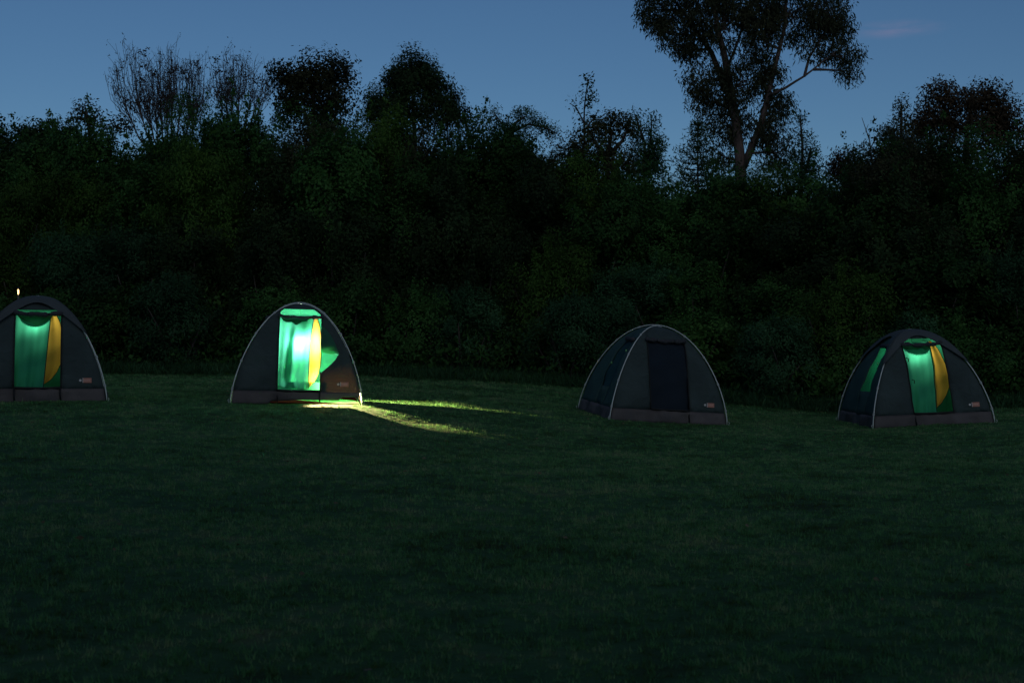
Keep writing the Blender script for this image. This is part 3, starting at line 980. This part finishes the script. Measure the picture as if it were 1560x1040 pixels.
# long weeds along the edge of the lawn
n = 9000
pxs = rng.uniform(-200, 1760, n)
yy = np.array([lawn_edge(a_) for a_ in pxs]) + rng.normal(0.25, .35, n)
xx = (pxs - 780) / FPX * yy
cen = np.stack([xx, yy, ground(xx, yy)], 1)
wv_, kk = leaf_quads(cen, 4, .06, .30, .018, 0, 2.2, None, rng)
u = obj('tall_grass', make_mesh('tall_grass', wv_, np.arange(kk * 4).reshape(-1, 4)), M['blue'])
tag(u, 'long rough grass along the far lawn edge', 'grass', None, 'stuff')

# ------------------------------------------------------------------ trees
def tree(name, label, leafm, barkm, Y_, trunk_px, blobs_px, per, L, W, spread, seed, droop=0.0, up=0.1, shell=.6, rad=0.2, cat='tree', nodes=None, group=None, limb=True, flat=0.0):
    """trunk_px: polylines [(px,py,dy)...] the first starting at the ground; blobs_px: (px,py,dy,rx,rz,n) radii in photo px"""
    rng = np.random.default_rng(seed)
    k = Y_ / FPX
    fx = trunk_px[0][0][0]
    bx, by = (fx - 780) * k, Y_
    bz = gz(bx, by)
    root = empty(name, (bx, by, bz))
    tag(root, label, cat, group)
    org = np.array([bx, by, bz])
    def P(px, py, dy): return pix(px, py, Y_) + np.array([0, dy, 0]) - org
    mb = MB()
    skel = []
    for ti, pl in enumerate(trunk_px):
        pts = [P(*q) for q in pl]
        if ti == 0: pts = [np.array([0, 0, -.3])] + pts
        r0 = rad if ti == 0 else rad * (.62 if ti < 3 else .24)
        rr = np.linspace(r0, r0 * .35, len(pts))
        # refine with slight bends
        fine, fr = [], []
        for i in range(len(pts) - 1):
            for t in (0, .5):
                j = rng.normal(0, .012 * np.linalg.norm(pts[i + 1] - pts[i]), 3) if t else 0
                fine.append(pts[i] + (pts[i + 1] - pts[i]) * t + j); fr.append(rr[i] + (rr[i + 1] - rr[i]) * t)
        fine.append(pts[-1]); fr.append(rr[-1])
        mb.tube(fine, fr, 8)
        for i in range(len(fine) - 1):
            for t in (0, .33, .66): skel.append(fine[i] + (fine[i + 1] - fine[i]) * t)
    mb.build('trunk', barkm, root)
    sk = np.array(skel)
    blobs = [(*P(px, py, dy), rx * k, rx * k * .8, rz * k, n) for (px, py, dy, rx, rz, n) in blobs_px]
    c, o_ = blob_centres(blobs, rng, shell)
    br = MB()
    if limb:
        for b in blobs:
            bc = np.array(b[:3])
            low = sk[sk[:, 2] < bc[2] + .1] if (sk[:, 2] < bc[2] + .1).any() else sk
            j = np.argmin(np.linalg.norm(low - bc, axis=1) + 0.4 * np.abs(low[:, 2] - (bc[2] - b[5])))
            ll = bend(low[j], bc, rng, .06, 5)
            br.tube(ll, np.linspace(rad * .24, rad * .1, 5), 5, cap=False)
            near = c[np.linalg.norm((c - bc) / np.array([b[3], b[4], b[5]]), axis=1) < 1.1]
            for q in near[::2]:
                st = np.array(ll[rng.integers(2, 5)])
                br.tube(bend(st, q, rng, .1, 3), [rad * .09, rad * .06, rad * .03], 3, cap=False)
        br.build('branches', barkm, root)['kind'] = 'stuff'
    lm = leaf_mesh('crown', [leaf_quads(c, int(per * 2.2), spread, L * .75, W * .8, droop, up, o_ if droop == 0 else None, rng, flat)])
    obj('crown', lm, leafm, root)
    return root

# the tall gum tree rising out of the frame
tree('eucalyptus_tree', 'tall spreading gum tree with forked pinkish trunk towering over the thicket', M['euc'], M['bark_g'], 56,
     [[(1128, 262, 0), (1124, 215, 0), (1116, 150, .2), (1108, 100, .3), (1095, 50, .2), (1080, -10, 0)],
      [(1132, 255, 0), (1148, 215, -.2), (1160, 180, -.3), (1168, 140, -.4), (1180, 95, -.3), (1195, 40, 0), (1200, -30, .3)],
      [(1116, 150, .2), (1102, 115, .6), (1088, 75, .9), (1060, 30, 1.2), (1030, -10, 1.2)],
      [(1166, 150, -.4), (1190, 140, -.9), (1215, 125, -1.2), (1240, 105, -1.3), (1262, 88, -1.3)],
      [(1110, 100, .3), (1125, 60, .1), (1140, 10, 0), (1145, -50, 0)],
      [(1215, 125, -1.2), (1225, 95, -.8), (1248, 60, -.6), (1262, 30, -.4)]],
     [(1000, 10, .8, 30, 28, 26), (1030, 45, .8, 36, 30, 34), (1060, 70, .6, 30, 18, 18), (1065, 10, .6, 45, 40, 46), (1110, 35, 0, 42, 42, 44), (1150, 5, 0, 50, 40, 48),
      (1160, 60, -.3, 34, 36, 30), (1205, 20, .2, 48, 44, 46), (1250, 20, -.3, 38, 34, 30), (1268, 50, -.4, 30, 26, 24), (1272, 95, -1.2, 24, 20, 14), (1282, 118, -1.2, 14, 12, 6), (1235, 75, -.8, 28, 24, 12),
      (1075, 120, .4, 28, 26, 26), (1090, 155, .3, 34, 26, 28), (1110, 190, .3, 30, 30, 28), (1130, 125, 0, 34, 40, 36), (1165, 110, -.2, 26, 30, 20), (1185, 165, -.3, 22, 22, 18), (1165, 195, -.2, 30, 30, 24),
      (1100, 235, .4, 18, 20, 10), (1180, 235, -.2, 28, 34, 22), (1090, -45, .3, 70, 40, 60), (1190, -50, .2, 76, 44, 60), (1010, -25, .5, 40, 26, 22), (1260, -25, 0, 36, 26, 20)],
     31, .21, .06, .20, 41, droop=1.0, shell=.45, rad=.25)

tree('round_tree', 'dark round-topped tree beside the bare-branched trees', M['olive'], M['bark_d'], 49,
     [[(478, 200, 0), (478, 150, 0), (480, 120, 0)]],
     [(455, 125, 0, 34, 26, 24), (490, 108, 0, 36, 24, 26), (515, 122, .3, 22, 34, 16), (470, 150, -.3, 46, 26, 26), (512, 155, 0, 30, 24, 18), (480, 180, 0, 56, 26, 34), (440, 115, 0, 20, 14, 10)],
     32, .17, .085, .22, 42, rad=.12)
tree('conical_tree', 'dark pyramid-shaped bushy tree at the top of the thicket', M['dark'], M['bark_d'], 49,
     [[(632, 210, 0), (630, 150, 0), (626, 95, 0)]],
     [(626, 102, 0, 17, 24, 22), (648, 112, 0, 13, 22, 14), (608, 124, 0, 24, 20, 24), (662, 126, .2, 22, 20, 20), (632, 138, -.2, 46, 32, 60), (588, 156, 0, 28, 24, 28), (674, 158, 0, 30, 26, 30), (632, 178, 0, 74, 36, 90), (692, 180, 0, 22, 20, 12), (570, 175, 0, 20, 18, 10)],
     34, .17, .06, .17, 43, up=.8, rad=.1)
tree('small_tree', 'small loose-leaved tree poking above the thicket by the bare trees', M['olive'], M['bark_d'], 50,
     [[(138, 215, 0), (136, 185, 0), (132, 168, 0)]],
     [(132, 172, 0, 14, 12, 7), (145, 186, 0, 18, 12, 7), (120, 182, 0, 12, 8, 4), (180, 192, .4, 22, 14, 10), (160, 200, 0, 22, 10, 8)],
     18, .15, .07, .18, 44, rad=.1)
tree('round_tree', 'dark leafy tree over the garden lamp end of the thicket', M['dark'], M['bark_d'], 48,
     [[(70, 240, 0), (68, 215, 0), (66, 200, 0)]],
     [(66, 205, 0, 34, 20, 22), (40, 222, 0, 24, 20, 14), (95, 205, 0, 26, 18, 16), (70, 235, -.2, 50, 28, 26), (2, 215, .2, 16, 22, 12), (-30, 205, 0, 34, 36, 26), (0, 255, 0, 30, 30, 18)],
     32, .18, .09, .2, 45, rad=.16)
tree('feathery_tree', 'flat-topped feathery tree leaning over the thicket', M['green'], M['bark_d'], 47,
     [[(770, 240, 0), (772, 210, 0), (785, 188, 0), (800, 178, 0)], [(775, 205, 0), (805, 190, 0), (830, 195, 0), (848, 204, 0)], [(772, 212, 0), (765, 190, 0), (752, 172, 0)]],
     [(795, 174, 0, 20, 5, 9), (812, 182, .3, 18, 5, 8), (828, 194, 0, 22, 5, 9), (843, 204, .2, 12, 4, 5), (800, 196, -.3, 24, 6, 8), (752, 170, 0, 12, 8, 3), (742, 185, 0, 20, 14, 8), (775, 195, 0, 26, 8, 9)],
     24, .13, .035, .11, 46, rad=.08, flat=.55)
tree('sapling', 'slender sparse sapling with scattered leaves reaching highest above the thicket', M['dark'], M['bark_d'], 47,
     [[(888, 260, 0), (890, 215, 0), (890, 165, 0), (896, 122, 0)], [(890, 190, 0), (878, 165, 0), (868, 158, 0)], [(890, 200, 0), (905, 180, 0), (912, 168, 0)], [(891, 165, 0), (902, 145, 0), (905, 138, 0)]],
     [(897, 126, 0, 7, 12, 4), (894, 145, 0, 11, 12, 4), (889, 165, 0, 14, 14, 4), (888, 185, 0, 20, 14, 6), (908, 172, 0, 10, 10, 2), (867, 159, 0, 3, 3, 1), (905, 150, 0, 5, 8, 2)],
     7, .17, .07, .13, 47, rad=.05)
tree('open_tree', 'loose-crowned olive tree with sky showing through its branches', M['olive'], M['bark_d'], 46,
     [[(922, 300, 0), (925, 240, 0), (932, 200, 0)], [(925, 245, 0), (905, 215, 0), (898, 200, 0)], [(925, 240, 0), (948, 215, 0), (956, 195, 0)]],
     [(935, 185, 0, 26, 8, 14), (955, 198, 0, 14, 14, 9), (905, 195, 0, 20, 14, 14), (885, 215, 0, 18, 20, 12), (925, 210, 0, 18, 8, 8), (905, 240, 0, 34, 22, 26), (950, 245, 0, 30, 20, 16), (930, 265, -.2, 44, 22, 26), (885, 265, 0, 26, 22, 14)],
     24, .15, .065, .16, 48, rad=.13)
def spire(label, px, top, base, wpx, seed, m, Y_=47, n=9, dens=6, tops=((0, 0),)):
    blobs = []; trunks = [[(px, base + 40, 0), (px, (top + base) / 2, 0), (px + tops[0][0], top + 6, 0)]]
    for tx, ty in tops[1:]:
        trunks.append([(px, base, 0), (px + tx * .8, (top + base) / 2, 0), (px + tx, top + ty + 6, 0)])
    for tx, ty in tops:
        for i in range(n):
            t = (i + .5) / n
            blobs.append((px + tx * (1 - t * .6), top + ty + (base - top - ty) * t, 0, 4 + wpx * .5 * t ** .8, (base - top) / n * .75, int(2 + dens * t)))
    return tree('slender_tree', label, m, M['bark_d'], Y_, trunks, blobs, 16, .17, .05, .14, seed, up=.7, rad=.08)
spire('twin-topped slender blue-green tree beside the open olive tree', 982, 172, 265, 44, 49, M['blue'], tops=((-14, 0), (10, 4), (22, 40)))
spire('slender upright blue-green tree right beside the gum trunk', 1222, 172, 280, 56, 50, M['blue'], Y_=50, tops=((-4, 0), (16, 50)))
spire('short wispy brown-green tree between gum and dead twigs', 1285, 232, 275, 40, 51, M['brown'], Y_=48, tops=((-10, 4), (8, 0)))
spire('slim leafy tree in front of the rusty-crowned tree', 1372, 155, 240, 46, 52, M['olive'], Y_=46, tops=((0, 0), (-20, 40)))

# layered conifer beside the gum
def conifer():
    Y_ = 48; k = Y_ / FPX
    bx = (1062 - 780) * k; bz = gz(bx, Y_)
    root = empty('conifer', (bx, Y_, bz))
    tag(root, 'dark layered conifer with upswept branches left of the gum trunk', 'tree')
    rng = np.random.default_rng(61)
    top = EYE - (180 - HORIZON) * k - bz
    MB().tube([(0, 0, -.2), (0.03, 0, top * .5), (0, 0, top)], [.1, .06, .01], 6).build('trunk', M['bark_d'], root)
    br = MB(); cs = []
    for i in range(19):
        t = i / 18
        z = top * (.97 - .42 * t)
        ln = 0.2 + 1.75 * t * rng.uniform(.6, 1.1)
        for q in range(6):
            a_ = 2.4 * i + q * 1.05 + rng.uniform(-.3, .3)
            l2 = ln * rng.uniform(.6, 1.1)
            e = np.array([math.cos(a_) * l2, math.sin(a_) * l2, z + .28 * l2])
            s0 = np.array([0, 0, z])
            mid = (s0 + e) / 2 - np.array([0, 0, .10 * l2])
            br.tube([s0, mid, e], [.018, .012, .004], 3, cap=False)
            for v in np.linspace(.25, 1, max(3, int(l2 * 8))):
                cs.append(s0 * (1 - v) ** 2 + 2 * mid * v * (1 - v) + e * v * v)
    br.build('branches', M['bark_d'], root)['kind'] = 'stuff'
    obj('crown', leaf_mesh('crown', [leaf_quads(np.array(cs), 9, .035, .15, .03, 0, .3, None, rng)]), M['dark'], root)
conifer()
tree('rusty_tree', 'broad rusty brown leafed tree rising behind the yellowish bushes', M['brown'], M['bark_d'], 47,
     [[(1470, 260, 0), (1472, 200, 0), (1478, 150, 0)], [(1472, 205, 0), (1440, 175, 0), (1430, 150, 0)], [(1474, 205, 0), (1515, 190, 0), (1535, 180, 0)]],
     [(1430, 152, 0, 26, 22, 22), (1500, 145, 0, 26, 20, 20), (1472, 158, 0, 30, 20, 20), (1530, 175, 0, 28, 26, 20), (1420, 182, 0, 30, 20, 18), (1475, 190, -.3, 52, 28, 36), (1540, 200, 0, 26, 22, 16), (1405, 195, 0, 24, 22, 14), (1470, 222, 0, 70, 28, 40)],
     36, .16, .07, .2, 53, rad=.12)

# trees that have lost nearly all leaves: sheaves of upright twigs
def bare_tree(label, px, base, Y_, sheaves, seed, tufts):
    rng = np.random.default_rng(seed)
    k = Y_ / FPX
    bx = (px - 780) * k; bz = gz(bx, Y_)
    root = empty('bare_tree', (bx, Y_, bz))
    tag(root, label, 'tree', None)
    fork = EYE - (base - HORIZON) * k - bz
    tm = MB().tube([(0, 0, -.2), (.05, 0, fork * .5), (0, 0, fork)], [.12, .10, .06], 7)
    tw = MB(); tips = []
    for (sx_, stop, n) in sheaves:
        X_ = (sx_ - 780) * k - bx; top = EYE - (stop - HORIZON) * k - bz
        limb_end = np.array([X_ * .9, rng.uniform(-.6, .6), fork + (top - fork) * .5])
        lb = [np.array([X_ * .1, 0, fork - .5]), np.array([X_ * .62, limb_end[1] * .4, fork + (top - fork) * .16]), limb_end]
        tm.tube(lb, [.045, .032, .02], 5, cap=False)
        for i in range(n):
            t = rng.uniform(0.1, 1)
            st = lb[1] + (limb_end - lb[1]) * t
            tp = np.array([X_ * 1.02 + rng.normal(0, .3), limb_end[1] + rng.normal(0, .35), fork + (top - fork) * rng.uniform(.5, 1.03)])
            midp = (st + tp) / 2 + np.array([(tp[0] - st[0]) * .22, 0, -.1]) + rng.normal(0, .06, 3)
            tw.tube([st, midp, tp], [.013, .010, .005], 3, cap=False)
            for _ in range(6):
                v = rng.uniform(.3, .95); q = (midp + (tp - midp) * v) if rng.random() < .6 else (st + (midp - st) * v)
                e = q + np.array([rng.normal(0, .17), rng.normal(0, .15), rng.uniform(.1, .55)])
                tw.tube([q, (q + e) / 2 + rng.normal(0, .02, 3), e], [.008, .006, .004], 3, cap=False)
                tips.append(e)
    tm.build('trunk', M['bark_p'], root); tw.build('twigs', M['bark_p'], root)['kind'] = 'stuff'
    tc_ = np.array([pix(a_, b_, Y_) - np.array([bx, Y_, bz]) for a_, b_ in tufts])
    extra = np.array(tips)[rng.random(len(tips)) < .5]
    parts = [leaf_quads(tc_, 22, .10, .13, .06, 0, .2, None, rng), leaf_quads(extra, 3, .06, .10, .03, 0, .2, None, rng)]
    obj('leaf_tufts', leaf_mesh('leaf_tufts', parts), M['twigs'], root)
bare_tree('large bare tree with a fan of upright grey twigs above the thicket', 258, 236, 52,
          [(186, 80, 18), (208, 72, 22), (218, 80, 20), (240, 70, 26), (255, 95, 26), (265, 72, 26), (278, 92, 24), (298, 92, 30), (310, 98, 20), (228, 100, 20)], 71,
          [(180, 110), (222, 82), (224, 100), (220, 118), (235, 115), (262, 112), (258, 130), (205, 165), (195, 158), (208, 158), (282, 116), (215, 128), (228, 175), (300, 100), (272, 108)])
bare_tree('smaller bare tree of thin grey twigs beside the round-topped tree', 358, 205, 52,
          [(330, 95, 9), (345, 86, 18), (357, 90, 18), (370, 88, 22), (382, 95, 12), (400, 95, 10), (409, 105, 7)], 72,
          [(328, 92), (331, 108), (341, 122), (340, 135), (372, 110), (386, 125), (402, 130), (344, 150), (332, 140)])
# dead twig sticking out of the right-hand thicket
Y_ = 46; k = Y_ / FPX
bx = (1328 - 780) * k; bz = gz(bx, Y_); org = np.array([bx, Y_, bz])
rt = empty('dead_sapling', (bx, Y_, bz)); tag(rt, 'leafless dead sapling with thin forked twigs above the thicket', 'sapling')
MB().tube([(0, 0, -.1), pix(1328, 250, Y_) - org, pix(1324, 215, Y_) - org, pix(1312, 180, Y_) - org], [.05, .035, .02, .008], 5).build('trunk', M['bark_p'], rt)
for a_, b_, c_ in (((1327, 235), (1305, 222), (1303, 215)), ((1326, 225), (1336, 205), (1344, 190)), ((1324, 212), (1318, 200), (1322, 190)), ((1328, 245), (1310, 238), (1296, 236))):
    MB().tube([pix(*a_, Y_) - org, pix(*b_, Y_) - org, pix(*c_, Y_) - org], [.018, .012, .005], 4).build('twig', M['bark_p'], rt)

# unseen trees behind the viewpoint, added to shade the near lawn
shade_m = bush_crown(90, 8.0, 9.0, 420, 34, .30, .16, .45, 12)
for i, (x_, y_, sx_, sz_) in enumerate(((-11.5, -1, 1.15, 1.5), (-5.5, -6, 1.1, 1.4), (2, -9, 1.1, 1.2), (9.5, -8, 1.0, 1.1), (16, -5, 1.0, 1.1))):
    r = empty('added_shade_tree', (x_, y_, gz(x_, y_)), (0, 0, 1.3 * i)); r.scale = (sx_, sx_, sz_)
    tag(r, 'added unseen shade tree across the lawn, opposite ' + ('the end beyond the garden-lamp tent', 'the garden-lamp tent', 'the brightest tent', 'the unlit tent', 'the tent with glowing window')[i], 'tree', 'added shade trees facing the tents')
    obj('crown', shade_m[0], M['dark'], r); obj('trunk', shade_m[1], M['bark_d'], r)

for x_, y_, zc, sx_ in ((-7.2, 3.6, 5.4, 1.2), (5.5, -2.0, 6.0, 1.0)):  # canopies out of view, added to darken the foreground grass
    zz_ = gz(x_, y_)
    r = empty('added_shade_tree', (x_, y_, zz_))
    tag(r, 'added unseen shade tree over the near lawn' + (' by the garden-lamp side' if x_ < 0 else ' on the low side'), 'tree')
    c_ = obj('crown', shade_m[0], M['dark'], r); c_.location = (0, 0, zc); c_.scale = (sx_, sx_, .6)
    MB().tube([(0, 0, -.2), (.1, 0, 2.5), (0, .1, zc), (.1, .2, zc + 2)], [.3, .24, .2, .1], 10).build('trunk', M['bark_d'], r)

# ------------------------------------------------------------------ small lit garden lamp behind the left tent
lp = pix(28, 443, 38.4)
zb = gz(lp[0], lp[1])
gl = empty('garden_lamp', (lp[0], lp[1], zb)); tag(gl, 'small lit garden lamp on a post among the bushes', 'lamp')
hgt = lp[2] - zb
MB().tube([(0, 0, -.1), (0, 0, hgt - .1)], [.03, .022], 8).build('post', M['lantern'], gl)
MB().tube([(0, 0, hgt - .10), (0, 0, hgt - .05), (0, 0, hgt + .01), (0, 0, hgt + .05)], [.008, .02, .02, .008], 8).build('bulb', M['warm'], gl)
MB().tube([(0, 0, hgt + .04), (0, 0, hgt + .07), (0, 0, hgt + .10)], [.035, .028, .01], 8).build('lamp_shade', M['lantern'], gl)

# fallen leaves scattered over the lawn
rng = np.random.default_rng(31)
n = 220
yy = np.sqrt(rng.uniform(6 ** 2, 33 ** 2, n)); xx = rng.uniform(-1, 1, n) * (yy * .375 + 1.5)
keep = np.ones(n, bool)
for loc, th in FOOT: keep &= ~((np.abs(xx - loc.x) < 1.7) & (np.abs(yy - loc.y) < 1.7))
xx, yy = xx[keep], yy[keep]
cen = np.stack([xx, yy, ground(xx, yy) + .024], 1)
lv, kk = leaf_quads(cen, 1, .01, .055, .028, 0, 0, None, rng, flat=.8)
u = obj('leaf_litter', make_mesh('leaf_litter', lv, np.arange(kk * 4).reshape(-1, 4)), M['dryleaf'])
tag(u, 'scattered small dry leaves lying on the lawn', 'leaf litter', None, 'stuff')
